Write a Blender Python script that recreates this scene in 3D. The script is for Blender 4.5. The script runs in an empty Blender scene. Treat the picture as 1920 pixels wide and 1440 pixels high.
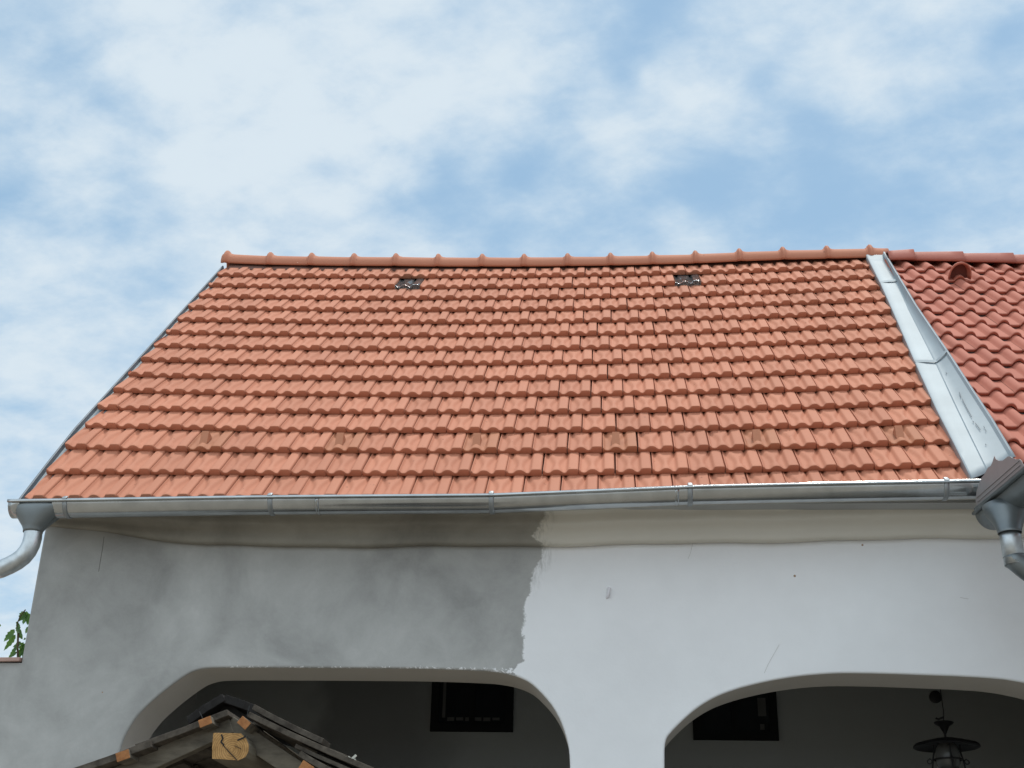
import bpy, bmesh, math, random
from mathutils import Vector, Matrix
random.seed(7)
S = bpy.context.scene
COL = S.collection
rad = math.radians

# ------------------------------------------------------------------ camera
FPX, PITCH, YAW, ROLL = 2436.652, 0.42853148, 0.08354345, 0.02265683
EYE = Vector((0, 0, 1.6))
cp, sp, cy, sy, cr, sr = math.cos(PITCH), math.sin(PITCH), math.cos(YAW), math.sin(YAW), math.cos(ROLL), math.sin(ROLL)
FW = Vector((-sy*cp, cy*cp, sp))
_ri = Vector((cy, sy, 0)); _up = _ri.cross(FW)
RI = _ri*cr + _up*sr; UP = _up*cr - _ri*sr
cam = bpy.data.cameras.new('camera'); co = bpy.data.objects.new('camera', cam); COL.objects.link(co)
cam.sensor_width = 36; cam.sensor_fit = 'HORIZONTAL'; cam.lens = FPX/1920*36
cam.clip_start = 0.05; cam.clip_end = 2000
m = Matrix.Identity(4)
for i in range(3):
    m[i][0] = RI[i]; m[i][1] = UP[i]; m[i][2] = -FW[i]; m[i][3] = EYE[i]
co.matrix_world = m
S.camera = co
S.render.resolution_x = 1024; S.render.resolution_y = 768

def raydir(px, py): return FW*FPX + RI*(px-960) - UP*(py-720)
def at(px, py, Y):                 # survey point: where the sight line meets the vertical plane y=Y
    d = raydir(px, py); return EYE + d*((Y-EYE.y)/d.y)
def hit(px, py, p0, n):
    d = raydir(px, py); return EYE + d*((Vector(p0)-EYE).dot(n)/d.dot(n))
def proj(P):
    d = Vector(P)-EYE; z = d.dot(FW); return 960+FPX*d.dot(RI)/z, 720-FPX*d.dot(UP)/z

# ------------------------------------------------------------------ sun, sky, exposure
SUN_DIR = Vector((0.12, 0.10, 1.0)).normalized()
SUN_EL = math.asin(SUN_DIR.z); SUN_AZ = math.atan2(SUN_DIR.x, SUN_DIR.y)
sl = bpy.data.lights.new('sun', 'SUN'); sl.energy = 2.3; sl.angle = rad(14); sl.color = (1, .95, .87)
so = bpy.data.objects.new('sun', sl); COL.objects.link(so)
so.rotation_euler = SUN_DIR.to_track_quat('Z', 'Y').to_euler()
S.view_settings.view_transform = 'Standard'; S.view_settings.look = 'None'
S.view_settings.exposure = 0.0; S.view_settings.gamma = 1
S.render.film_transparent = False
S.cycles.max_bounces = 8; S.cycles.diffuse_bounces = 5

W = bpy.data.worlds.new("World"); S.world = W; W.use_nodes = True
nt = W.node_tree; nt.nodes.clear()
def N(nt, t, **k):
    n = nt.nodes.new(t)
    for a, b in k.items(): setattr(n, a, b)
    return n
def mth(nt, op, a, b=None, c=None, clamp=False):
    n = nt.nodes.new('ShaderNodeMath'); n.operation = op; n.use_clamp = clamp
    for i, v in enumerate((a, b, c)):
        if v is None: continue
        if isinstance(v, (int, float)): n.inputs[i].default_value = v
        else: nt.links.new(v, n.inputs[i])
    return n.outputs[0]
def L(nt, a, b): nt.links.new(a, b)
def build_world():
    out = N(nt, 'ShaderNodeOutputWorld')
    sky = N(nt, 'ShaderNodeTexSky', sky_type='NISHITA', sun_disc=False)
    sky.sun_elevation = SUN_EL; sky.sun_rotation = SUN_AZ; sky.altitude = 200; sky.air_density = 1.0; sky.dust_density = 1.2; sky.ozone_density = 1.0
    bg1 = N(nt, 'ShaderNodeBackground'); bg1.inputs[1].default_value = .15
    hs = N(nt, 'ShaderNodeHueSaturation'); hs.inputs['Saturation'].default_value = 1.0; hs.inputs['Hue'].default_value = .487
    L(nt, sky.outputs[0], hs.inputs['Color']); L(nt, hs.outputs[0], bg1.inputs[0])
    tc = N(nt, 'ShaderNodeTexCoord'); sep = N(nt, 'ShaderNodeSeparateXYZ'); L(nt, tc.outputs['Generated'], sep.inputs[0])
    zz = mth(nt, 'ADD', mth(nt, 'MAXIMUM', sep.outputs[2], 0.0), .30)
    cx = mth(nt, 'DIVIDE', sep.outputs[0], zz); cyy = mth(nt, 'DIVIDE', sep.outputs[1], zz)
    comb = N(nt, 'ShaderNodeCombineXYZ'); L(nt, cx, comb.inputs[0]); L(nt, cyy, comb.inputs[1])
    def noise(scale, det, rough, off, dist=0.0, lac=2.0):
        mp = N(nt, 'ShaderNodeMapping'); mp.inputs['Location'].default_value = off; mp.inputs['Rotation'].default_value = (0, 0, rad(28)); mp.inputs['Scale'].default_value = (1, 1.25, 1)
        L(nt, comb.outputs[0], mp.inputs[0])
        n = N(nt, 'ShaderNodeTexNoise'); n.inputs['Scale'].default_value = scale; n.inputs['Detail'].default_value = det
        n.inputs['Roughness'].default_value = rough; n.inputs['Distortion'].default_value = dist; n.inputs['Lacunarity'].default_value = lac
        L(nt, mp.outputs[0], n.inputs['Vector']); return n.outputs['Fac']
    n1 = noise(4.2, 5, .52, (3.1, 1.7, 0), .1)
    n2 = noise(9.5, 6, .56, (8.0, 2.2, 4), .15)
    n4 = noise(20.0, 6, .6, (2.0, 9.2, 1), .1)
    n3 = noise(1.1, 3, .5, (1.0, 5.2, 2), .2)
    f = mth(nt, 'MULTIPLY', mth(nt, 'SUBTRACT', n1, .5), .9)
    f = mth(nt, 'ADD', f, mth(nt, 'MULTIPLY', mth(nt, 'SUBTRACT', n2, .5), 1.7))
    f = mth(nt, 'ADD', f, mth(nt, 'MULTIPLY', mth(nt, 'SUBTRACT', n3, .5), .5))
    f = mth(nt, 'ADD', f, mth(nt, 'MULTIPLY', mth(nt, 'SUBTRACT', n4, .5), .75))
    f = mth(nt, 'ADD', f, .74)
    # where the cloud sheet is thick (+) and where it opens (-), as directions on the sky
    for px, py, sig, wgt in [(330, 120, .12, .30), (620, 150, .09, .28), (880, 120, .07, .22), (430, 330, .06, .14), (560, 400, .05, .10), (1000, 200, .04, .16), (110, 370, .05, .06),
                             (1215, 25, .035, -.60), (1165, 110, .022, -.34), (1180, 160, .018, -.30), (1060, 190, .02, -.16), (1535, 255, .030, -.42), (1350, 355, .026, -.40), (1290, 330, .03, -.16), (1570, 395, .028, -.36),
                             (1880, 70, .022, -.55), (1428, 150, .014, -.36), (1800, 215, .03, -.30), (130, 80, .025, -.26), (60, 20, .03, -.2), (205, 190, .012, -.26), (215, 285, .018, -.22), (607, 300, .014, -.30), (830, 300, .012, -.22),
                             (975, 340, .016, -.32), (820, 385, .02, -.25), (1120, 400, .016, -.26), (15, 370, .02, -.28), (930, 470, .03, -.25), (760, 440, .03, -.12), (1010, 290, .012, -.25), (1200, 470, .03, -.16), (1400, 440, .03, -.15), (235, 410, .014, -.18),
                             (1300, 330, .13, -.06), (1750, 330, .08, -.08), (950, 420, .07, -.10), (1640, 60, .06, .22), (1400, 70, .04, .16), (1180, 240, .035, .22), (1600, 130, .03, .12), (1210, 140, .012, .2),
                             (130, 640, .07, .10), (60, 900, .08, .1)]:
        d = raydir(px, py).normalized()
        vd = N(nt, 'ShaderNodeVectorMath', operation='DISTANCE'); vd.inputs[1].default_value = d; L(nt, tc.outputs['Generated'], vd.inputs[0])
        e = mth(nt, 'POWER', mth(nt, 'DIVIDE', vd.outputs['Value'], sig), 2.0)
        g = mth(nt, 'EXPONENT', mth(nt, 'MULTIPLY', e, -1.0))
        f = mth(nt, 'MULTIPLY_ADD', g, wgt, f)
    back = N(nt, 'ShaderNodeMapRange'); back.interpolation_type = 'SMOOTHSTEP'; L(nt, sep.outputs[1], back.inputs[0]); back.inputs[1].default_value = .25; back.inputs[2].default_value = -.6
    f = mth(nt, 'MULTIPLY_ADD', back.outputs[0], .35, f)      # unseen sky behind the photographer, thickened and brightened to light the shaded wall
    mr = N(nt, 'ShaderNodeMapRange'); mr.interpolation_type = 'SMOOTHSTEP'
    L(nt, f, mr.inputs[0]); mr.inputs[1].default_value = -.05; mr.inputs[2].default_value = 1.3; mr.inputs[3].default_value = .50; mr.inputs[4].default_value = .97
    cr_ = N(nt, 'ShaderNodeValToRGB')
    cr_.color_ramp.elements[0].position = .4; cr_.color_ramp.elements[0].color = (.35, .60, .83, 1)
    cr_.color_ramp.elements[1].position = .95; cr_.color_ramp.elements[1].color = (.715, .815, .89, 1)
    L(nt, mr.outputs[0], cr_.inputs[0])
    bg2 = N(nt, 'ShaderNodeBackground'); L(nt, cr_.outputs[0], bg2.inputs[0]); L(nt, mth(nt, 'MULTIPLY_ADD', back.outputs[0], .55, 1.0), bg2.inputs[1])
    mx = N(nt, 'ShaderNodeMixShader'); L(nt, mr.outputs[0], mx.inputs[0]); L(nt, bg1.outputs[0], mx.inputs[1]); L(nt, bg2.outputs[0], mx.inputs[2])
    L(nt, mx.outputs[0], out.inputs[0])
build_world()

# ------------------------------------------------------------------ helpers
def link(name, me, mat=None, parent=None):
    o = bpy.data.objects.new(name, me); COL.objects.link(o)
    if mat: me.materials.append(mat)
    if parent: o.parent = parent
    return o
def mesh(name, V, F, mat=None, parent=None, smooth=None):
    me = bpy.data.meshes.new(name); me.from_pydata([tuple(v) for v in V], [], F); me.update()
    if smooth is not None:
        me.polygons.foreach_set('use_smooth', [True]*len(me.polygons))
        if smooth < 179: me.set_sharp_from_angle(angle=rad(smooth))
    return link(name, me, mat, parent)
def thing(name, label, cat, loc=(0, 0, 0), group=None):
    o = bpy.data.objects.new(name, None); COL.objects.link(o); o.location = loc; o.empty_display_size = .2
    o['label'] = label; o['category'] = cat
    if group: o['group'] = group
    bpy.context.view_layer.update()
    return o
def adopt(root):                       # parts were modelled in world space: keep them there under a placed root
    for c in list(root.children):
        c.matrix_parent_inverse = Matrix.Translation(-root.location)
class MB:
    def __init__(s): s.V = []; s.F = []
    def add(s, V, F):
        b = len(s.V); s.V += [Vector(v) for v in V]; s.F += [tuple(i+b for i in f) for f in F]
    def hexa(s, p):                    # 8 corners: bottom 4 ccw, top 4 ccw
        s.add(p, [(3, 2, 1, 0), (4, 5, 6, 7), (0, 1, 5, 4), (1, 2, 6, 5), (2, 3, 7, 6), (3, 0, 4, 7)])
    def box(s, x0, x1, y0, y1, z0, z1):
        s.hexa([(x0, y0, z0), (x1, y0, z0), (x1, y1, z0), (x0, y1, z0), (x0, y0, z1), (x1, y0, z1), (x1, y1, z1), (x0, y1, z1)])
    def beam(s, a, b, w, h, upv=Vector((0, 0, 1))):
        a = Vector(a); b = Vector(b); d = (b-a).normalized(); sd = d.cross(upv).normalized(); u = sd.cross(d)
        s.hexa([a-sd*w/2-u*h/2, a+sd*w/2-u*h/2, b+sd*w/2-u*h/2, b-sd*w/2-u*h/2, a-sd*w/2+u*h/2, a+sd*w/2+u*h/2, b+sd*w/2+u*h/2, b-sd*w/2+u*h/2])
    def tube(s, pts, r, n=16, cap=True):
        pts = [Vector(p) for p in pts]; rs = r if isinstance(r, (list, tuple)) else [r]*len(pts)
        T = [(pts[min(i+1, len(pts)-1)]-pts[max(i-1, 0)]).normalized() for i in range(len(pts))]
        ref = Vector((0, 0, 1)) if abs(T[0].z) < .9 else Vector((0, 1, 0))
        u = (ref - T[0]*ref.dot(T[0])).normalized(); b0 = len(s.V)
        for p, t, rr in zip(pts, T, rs):
            u = (u - t*u.dot(t)).normalized(); v = t.cross(u)
            for k in range(n):
                a = 2*math.pi*k/n; s.V.append(p + (u*math.cos(a)+v*math.sin(a))*rr)
        for i in range(len(pts)-1):
            for k in range(n):
                k2 = (k+1) % n; s.F.append((b0+i*n+k, b0+i*n+k2, b0+(i+1)*n+k2, b0+(i+1)*n+k))
        if cap:
            s.F.append(tuple(b0+k for k in range(n))[::-1]); e = b0+(len(pts)-1)*n; s.F.append(tuple(e+k for k in range(n)))
    def grid(s, rows, flip=False):
        b = len(s.V); n = len(rows[0])
        for r in rows: s.V += [Vector(v) for v in r]
        for i in range(len(rows)-1):
            for j in range(n-1):
                q = (b+i*n+j, b+i*n+j+1, b+(i+1)*n+j+1, b+(i+1)*n+j); s.F.append(q[::-1] if flip else q)
    def lathe(s, prof, c, n=24):
        s.grid([[Vector(c)+Vector((r*math.cos(2*math.pi*k/n), r*math.sin(2*math.pi*k/n), z)) for k in range(n+1)] for r, z in prof])
    def build(s, name, mat=None, parent=None, smooth=None, bevel=0, solid=0):
        o = mesh(name, s.V, s.F, mat, parent, smooth)
        if solid:
            md = o.modifiers.new('solid', 'SOLIDIFY'); md.thickness = solid; md.offset = 0
        if bevel:
            md = o.modifiers.new('bevel', 'BEVEL'); md.width = bevel; md.segments = 2; md.limit_method = 'ANGLE'
        return o
def lerp(tab, x):
    if x <= tab[0][0]: return tab[0][1]
    for (a, b), (c, d) in zip(tab, tab[1:]):
        if x <= c: return b+(d-b)*(x-a)/(c-a)
    return tab[-1][1]

# ------------------------------------------------------------------ materials
def mat(name, col, rough=.7, metal=0.0, var=.0, vscale=4.0, bump=0.0, bscale=30.0, island=0.0, spec=.5, detail=6):
    M = bpy.data.materials.new(name); M.use_nodes = True; t = M.node_tree; p = t.nodes['Principled BSDF']
    p.inputs['Roughness'].default_value = rough; p.inputs['Metallic'].default_value = metal
    p.inputs['Specular IOR Level'].default_value = spec
    tc = N(t, 'ShaderNodeTexCoord')
    n = N(t, 'ShaderNodeTexNoise'); n.inputs['Scale'].default_value = vscale; n.inputs['Detail'].default_value = detail; L(t, tc.outputs['Object'], n.inputs['Vector'])
    f = mth(t, 'MULTIPLY_ADD', mth(t, 'SUBTRACT', n.outputs['Fac'], .5), 2*var, 1.0)
    if island:
        g = N(t, 'ShaderNodeNewGeometry'); f = mth(t, 'ADD', f, mth(t, 'MULTIPLY', mth(t, 'SUBTRACT', g.outputs['Random Per Island'], .5), island))
    vm = N(t, 'ShaderNodeVectorMath', operation='SCALE'); vm.inputs[0].default_value = col; L(t, f, vm.inputs['Scale'])
    L(t, vm.outputs[0], p.inputs['Base Color'])
    if bump:
        b = N(t, 'ShaderNodeBump'); b.inputs['Strength'].default_value = bump; b.inputs['Distance'].default_value = .01
        n2 = N(t, 'ShaderNodeTexNoise'); n2.inputs['Scale'].default_value = bscale; n2.inputs['Detail'].default_value = 5; L(t, tc.outputs['Object'], n2.inputs['Vector'])
        L(t, n2.outputs['Fac'], b.inputs['Height']); L(t, b.outputs[0], p.inputs['Normal'])
    return M

def clay(name, c1, c2, rough, island=.16):
    M = bpy.data.materials.new(name); M.use_nodes = True; t = M.node_tree; p = t.nodes['Principled BSDF']
    p.inputs['Roughness'].default_value = rough; p.inputs['Specular IOR Level'].default_value = .4
    tc = N(t, 'ShaderNodeTexCoord'); g = N(t, 'ShaderNodeNewGeometry')
    n = N(t, 'ShaderNodeTexNoise'); n.inputs['Scale'].default_value = 9; n.inputs['Detail'].default_value = 8; n.inputs['Roughness'].default_value = .65; L(t, tc.outputs['Object'], n.inputs['Vector'])
    n2 = N(t, 'ShaderNodeTexNoise'); n2.inputs['Scale'].default_value = 1.1; n2.inputs['Detail'].default_value = 3; L(t, tc.outputs['Object'], n2.inputs['Vector'])
    mx = N(t, 'ShaderNodeMix', data_type='RGBA'); mx.inputs[6].default_value = (*c1, 1); mx.inputs[7].default_value = (*c2, 1)
    fac = mth(t, 'ADD', mth(t, 'MULTIPLY', n.outputs['Fac'], .7), mth(t, 'MULTIPLY', g.outputs['Random Per Island'], .25))
    L(t, mth(t, 'SUBTRACT', fac, .0, clamp=True), mx.inputs[0])
    k = mth(t, 'MULTIPLY_ADD', mth(t, 'SUBTRACT', g.outputs['Random Per Island'], .5), island, 1.0)
    k = mth(t, 'ADD', k, mth(t, 'MULTIPLY', mth(t, 'SUBTRACT', n2.outputs['Fac'], .5), .16))
    # small dark specks and pale lime dust
    n3 = N(t, 'ShaderNodeTexNoise'); n3.inputs['Scale'].default_value = 26; n3.inputs['Detail'].default_value = 2; L(t, tc.outputs['Object'], n3.inputs['Vector'])
    sp_ = mth(t, 'MULTIPLY', mth(t, 'GREATER_THAN', n3.outputs['Fac'], .745), -.35)
    k = mth(t, 'ADD', k, sp_)
    vm = N(t, 'ShaderNodeVectorMath', operation='SCALE'); L(t, mx.outputs[2], vm.inputs[0]); L(t, k, vm.inputs['Scale'])
    L(t, vm.outputs[0], p.inputs['Base Color'])
    b = N(t, 'ShaderNodeBump'); b.inputs['Strength'].default_value = .25; b.inputs['Distance'].default_value = .004
    n4 = N(t, 'ShaderNodeTexNoise'); n4.inputs['Scale'].default_value = 60; n4.inputs['Detail'].default_value = 4; L(t, tc.outputs['Object'], n4.inputs['Vector'])
    L(t, n4.outputs['Fac'], b.inputs['Height']); L(t, b.outputs[0], p.inputs['Normal'])
    return M
M_CLAY = clay('salmon_clay', (.45, .175, .102), (.505, .208, .124), .78, .11)
M_CLAY2 = clay('red_clay', (.42, .142, .095), (.465, .168, .115), .8, .09)
M_GUARD = clay('guard_clay', (.40, .16, .085), (.45, .185, .10), .75, .05)
M_RIDGE = clay('salmon_ridge_clay', (.44, .172, .10), (.48, .195, .115), .75, .05)
M_RIDGE2 = clay('red_ridge_clay', (.36, .11, .075), (.42, .14, .10), .6, .1)

def plaster(name, white, grey, split=True, flecks=True):
    M = bpy.data.materials.new(name); M.use_nodes = True; t = M.node_tree; p = t.nodes['Principled BSDF']
    p.inputs['Roughness'].default_value = .9; p.inputs['Specular IOR Level'].default_value = .2
    tc = N(t, 'ShaderNodeTexCoord'); sp_ = N(t, 'ShaderNodeSeparateXYZ'); L(t, tc.outputs['Object'], sp_.inputs[0])
    X, Z = sp_.outputs[0], sp_.outputs[2]
    def nz(scale, det, rough=.5, dist=0.0):
        n = N(t, 'ShaderNodeTexNoise'); n.inputs['Scale'].default_value = scale; n.inputs['Detail'].default_value = det
        n.inputs['Roughness'].default_value = rough; n.inputs['Distortion'].default_value = dist; L(t, tc.outputs['Object'], n.inputs['Vector']); return n.outputs['Fac']
    # trowelled cement: cloudy light and dark patches
    c = nz(1.7, 5, .6, .45); c2 = nz(5.0, 5, .6, .6); c3 = nz(90, 3)
    k = mth(t, 'MULTIPLY_ADD', mth(t, 'SUBTRACT', c, .5), 1.05, 1.0)
    k = mth(t, 'ADD', k, mth(t, 'MULTIPLY', mth(t, 'SUBTRACT', c2, .5), .42))
    k = mth(t, 'ADD', k, mth(t, 'MULTIPLY', mth(t, 'SUBTRACT', c3, .5), .10))
    vg = N(t, 'ShaderNodeVectorMath', operation='SCALE'); vg.inputs[0].default_value = grey; L(t, k, vg.inputs['Scale'])
    kw = mth(t, 'MULTIPLY_ADD', mth(t, 'SUBTRACT', nz(1.1, 6, .6), .5), .24, 1.0)
    kw = mth(t, 'ADD', kw, mth(t, 'MULTIPLY', mth(t, 'SUBTRACT', nz(8, 3), .5), .05))
    vw = N(t, 'ShaderNodeVectorMath', operation='SCALE'); vw.inputs[0].default_value = white; L(t, kw, vw.inputs['Scale'])
    mix = N(t, 'ShaderNodeMix', data_type='RGBA')
    fc = N(t, 'ShaderNodeFloatCurve'); cv = fc.mapping.curves[0]
    pts = [(2.9, -.56), (3.138, -.545), (3.18, -.50), (3.30, -.50), (3.45, -.50), (3.541, -.478), (3.68, -.455), (3.773, -.406), (3.83, -.40), (3.874, -.46), (3.93, -.40), (4.03, -.362)]
    zs = [(z-2.9)/1.2 for z, x in pts]; xs = [(x+1.0)/1.0 for z, x in pts]
    cv.points[0].location = (zs[0], xs[0]); cv.points[1].location = (1.0, xs[-1])
    for a, b in zip(zs[1:], xs[1:]):
        q = cv.points.new(a, b); q.handle_type = 'VECTOR'
    fc.mapping.update()
    L(t, mth(t, 'DIVIDE', mth(t, 'SUBTRACT', Z, 2.9), 1.2, clamp=True), fc.inputs['Value'])
    xb = mth(t, 'SUBTRACT', fc.outputs[0], 1.0)
    jag = mth(t, 'MULTIPLY', mth(t, 'SUBTRACT', nz(14, 6, .72, .5), .5), .10)
    d = mth(t, 'SUBTRACT', mth(t, 'ADD', X, jag), xb)
    e = N(t, 'ShaderNodeMapRange'); e.inputs[1].default_value = -.006; e.inputs[2].default_value = .006; L(t, d, e.inputs[0])
    # trowel smear of grey dragged over the white just right of the joint
    e2 = N(t, 'ShaderNodeMapRange'); e2.interpolation_type = 'SMOOTHSTEP'; e2.inputs[1].default_value = .10; e2.inputs[2].default_value = .0; L(t, d, e2.inputs[0])
    zb = N(t, 'ShaderNodeMapRange'); zb.interpolation_type = 'SMOOTHSTEP'; zb.inputs[1].default_value = 3.50; zb.inputs[2].default_value = 3.74; L(t, Z, zb.inputs[0])
    mp = N(t, 'ShaderNodeMapping'); mp.inputs['Rotation'].default_value = (0, rad(-25), 0); mp.inputs['Scale'].default_value = (9, 3, 2.2); L(t, tc.outputs['Object'], mp.inputs[0])
    ns = N(t, 'ShaderNodeTexNoise'); ns.inputs['Scale'].default_value = 6; ns.inputs['Detail'].default_value = 6; ns.inputs['Roughness'].default_value = .7; L(t, mp.outputs[0], ns.inputs['Vector'])
    sm = mth(t, 'MULTIPLY', mth(t, 'MULTIPLY', e2.outputs[0], zb.outputs[0]), mth(t, 'MULTIPLY', mth(t, 'SUBTRACT', ns.outputs['Fac'], .42, clamp=True), 4.5), clamp=True)
    ef = mth(t, 'MULTIPLY', e.outputs[0], mth(t, 'SUBTRACT', 1.0, mth(t, 'MULTIPLY', sm, .75)))
    if split: L(t, ef, mix.inputs[0])
    else: mix.inputs[0].default_value = 1.0
    L(t, vg.outputs[0], mix.inputs[6]); L(t, vw.outputs[0], mix.inputs[7])
    col = mix.outputs[2]
    if split and flecks:           # lime-wash smears left along the top of the first arch
        near = N(t, 'ShaderNodeMapRange'); near.inputs[1].default_value = 3.175; near.inputs[2].default_value = 3.142; L(t, Z, near.inputs[0])
        fl = mth(t, 'GREATER_THAN', mth(t, 'MULTIPLY', nz(42, 5, .75, .8), mth(t, 'MULTIPLY_ADD', near.outputs[0], .55, .5)), .555)
        inx = mth(t, 'MULTIPLY', mth(t, 'GREATER_THAN', X, -2.16), mth(t, 'LESS_THAN', X, -.5))
        fl = mth(t, 'MULTIPLY', mth(t, 'MULTIPLY', fl, inx), mth(t, 'GREATER_THAN', Z, 3.05))
        m2 = N(t, 'ShaderNodeMix', data_type='RGBA'); L(t, fl, m2.inputs[0]); L(t, col, m2.inputs[6]); m2.inputs[7].default_value = (*white, 1); col = m2.outputs[2]
    L(t, col, p.inputs['Base Color'])
    b = N(t, 'ShaderNodeBump'); b.inputs['Strength'].default_value = .35; b.inputs['Distance'].default_value = .02
    hh = mth(t, 'ADD', mth(t, 'MULTIPLY', nz(3.0, 3), 1.0), mth(t, 'MULTIPLY', nz(70, 4), .10)); L(t, hh, b.inputs['Height']); L(t, b.outputs[0], p.inputs['Normal'])
    return M
WHITE = (.79, .79, .792); GREY = (.372, .370, .355)
M_WALL = plaster('patched_plaster', WHITE, GREY)
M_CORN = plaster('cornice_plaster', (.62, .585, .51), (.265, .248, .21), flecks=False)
M_SOFF = mat('beige_limewash', (.60, .56, .50), .9, var=.08, vscale=3, bump=.2, bscale=40)
M_CEM = mat('grey_cement', GREY, .9, var=.25, vscale=2, bump=.3, bscale=30)
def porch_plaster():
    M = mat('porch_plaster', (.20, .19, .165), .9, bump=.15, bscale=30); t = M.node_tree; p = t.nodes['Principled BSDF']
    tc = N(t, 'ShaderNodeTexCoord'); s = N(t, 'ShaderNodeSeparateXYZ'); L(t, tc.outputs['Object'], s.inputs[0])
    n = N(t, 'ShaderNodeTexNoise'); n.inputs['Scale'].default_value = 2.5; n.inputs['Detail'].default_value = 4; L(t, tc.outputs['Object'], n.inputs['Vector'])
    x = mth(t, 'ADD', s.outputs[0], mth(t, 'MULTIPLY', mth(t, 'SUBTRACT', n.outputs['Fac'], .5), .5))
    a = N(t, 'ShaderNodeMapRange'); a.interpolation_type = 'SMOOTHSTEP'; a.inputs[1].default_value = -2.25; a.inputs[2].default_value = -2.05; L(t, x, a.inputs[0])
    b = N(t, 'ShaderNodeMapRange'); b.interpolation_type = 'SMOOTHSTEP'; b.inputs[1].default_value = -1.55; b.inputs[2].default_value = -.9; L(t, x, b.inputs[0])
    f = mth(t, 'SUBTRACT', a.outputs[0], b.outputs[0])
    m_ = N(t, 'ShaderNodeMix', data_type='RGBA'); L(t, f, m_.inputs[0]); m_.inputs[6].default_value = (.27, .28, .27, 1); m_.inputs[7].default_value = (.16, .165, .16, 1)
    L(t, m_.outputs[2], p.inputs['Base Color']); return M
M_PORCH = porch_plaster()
def zinc(name, col, rough, var=.12, sc=6.0, metal=.9):
    M = mat(name, col, rough, metal, var=var, vscale=sc, bump=.08, bscale=7); return M
M_ZINC = zinc('galvanised_zinc', (.46, .475, .475), .18, .3, 9)
M_ZINCB = zinc('bracket_zinc', (.34, .36, .37), .5, .2, 12)
M_SHEET = zinc('matt_zinc_sheet', (.31, .36, .385), .6, .2, 4, .2)
M_VERGE = zinc('verge_zinc', (.15, .175, .20), .6, .15, 5, .2)
M_PIPE = zinc('spangled_zinc', (.54, .57, .58), .40, .45, 22)
M_DARKZ = zinc('weathered_zinc', (.19, .21, .215), .42, .25, 8, .6)
M_FAN = mat('brownish_weathered_zinc', (.32, .29, .285), .55, .3, var=.12, vscale=9)
M_DECK = mat('dark_roof_underlay', (.03, .027, .024), .9, var=.2)
M_BLACK = mat('shadowed_void', (.015, .015, .015), .9)
def wood(name, col, col2, sc=(2, 30, 30), rough=.75):
    M = bpy.data.materials.new(name); M.use_nodes = True; t = M.node_tree; p = t.nodes['Principled BSDF']; p.inputs['Roughness'].default_value = rough; p.inputs['Specular IOR Level'].default_value = .15
    tc = N(t, 'ShaderNodeTexCoord'); mp = N(t, 'ShaderNodeMapping'); mp.inputs['Scale'].default_value = sc; L(t, tc.outputs['Object'], mp.inputs[0])
    n = N(t, 'ShaderNodeTexNoise'); n.inputs['Scale'].default_value = 1.6; n.inputs['Detail'].default_value = 7; n.inputs['Roughness'].default_value = .65; L(t, mp.outputs[0], n.inputs['Vector'])
    r = N(t, 'ShaderNodeValToRGB'); r.color_ramp.elements[0].position = .3; r.color_ramp.elements[1].position = .72
    r.color_ramp.elements[0].color = (*col, 1); r.color_ramp.elements[1].color = (*col2, 1); L(t, n.outputs['Fac'], r.inputs[0]); L(t, r.outputs[0], p.inputs['Base Color'])
    b = N(t, 'ShaderNodeBump'); b.inputs['Strength'].default_value = .6; b.inputs['Distance'].default_value = .004; L(t, n.outputs['Fac'], b.inputs['Height']); L(t, b.outputs[0], p.inputs['Normal'])
    return M
M_SHING = wood('weathered_shingle_wood', (.034, .028, .023), (.135, .115, .092), (14, 3, 14), .9)
M_RAFT = wood('grey_rafter_wood', (.075, .065, .052), (.20, .175, .135), (5, 20, 20))
M_CUT = wood('fresh_cut_wood', (.24, .10, .04), (.42, .19, .075), (30, 4, 30))
M_LOG = wood('log_end_wood', (.30, .165, .06), (.52, .30, .12), (26, 2, 30))
M_LOGS = wood('log_side_wood', (.10, .085, .065), (.22, .19, .14), (12, 2, 12))
M_IRON = mat('black_iron', (.022, .022, .022), .5, .3, var=.2)
M_LEAF = mat('vine_leaf', (.085, .19, .05), .5, var=.35, vscale=9, island=.5)
_t = M_LEAF.node_tree; _tr = N(_t, 'ShaderNodeBsdfTranslucent'); _tr.inputs[0].default_value = (.16, .30, .06, 1); _mx = N(_t, 'ShaderNodeMixShader'); _mx.inputs[0].default_value = .4
L(_t, _t.nodes['Principled BSDF'].outputs[0], _mx.inputs[1]); L(_t, _tr.outputs[0], _mx.inputs[2]); L(_t, _mx.outputs[0], _t.nodes['Material Output'].inputs[0])
M_STEM = mat('vine_stem', (.10, .07, .04), .8)
M_WFRAME = mat('dark_window_frame', (.010, .011, .011), .8, spec=.1)
def glassm(name, col, rough=.05, trans=.0, ior=1.45):
    M = bpy.data.materials.new(name); M.use_nodes = True; p = M.node_tree.nodes['Principled BSDF']
    p.inputs['Base Color'].default_value = (*col, 1); p.inputs['Roughness'].default_value = rough; p.inputs['Transmission Weight'].default_value = trans; p.inputs['IOR'].default_value = ior
    return M
M_PANE = glassm('dark_window_glass', (.012, .014, .015), .08)
M_GTILE = glassm('moulded_glass_tile', (.80, .86, .88), .06, .93, 1.5)
M_GLOBE = glassm('lamp_globe_glass', (.16, .16, .15), .25, .4)
M_LACE_GLINT = mat('pale_lace_and_glint', (.06, .06, .055), .9)  # window lace, and slips that paint a reflection on the glass

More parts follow.
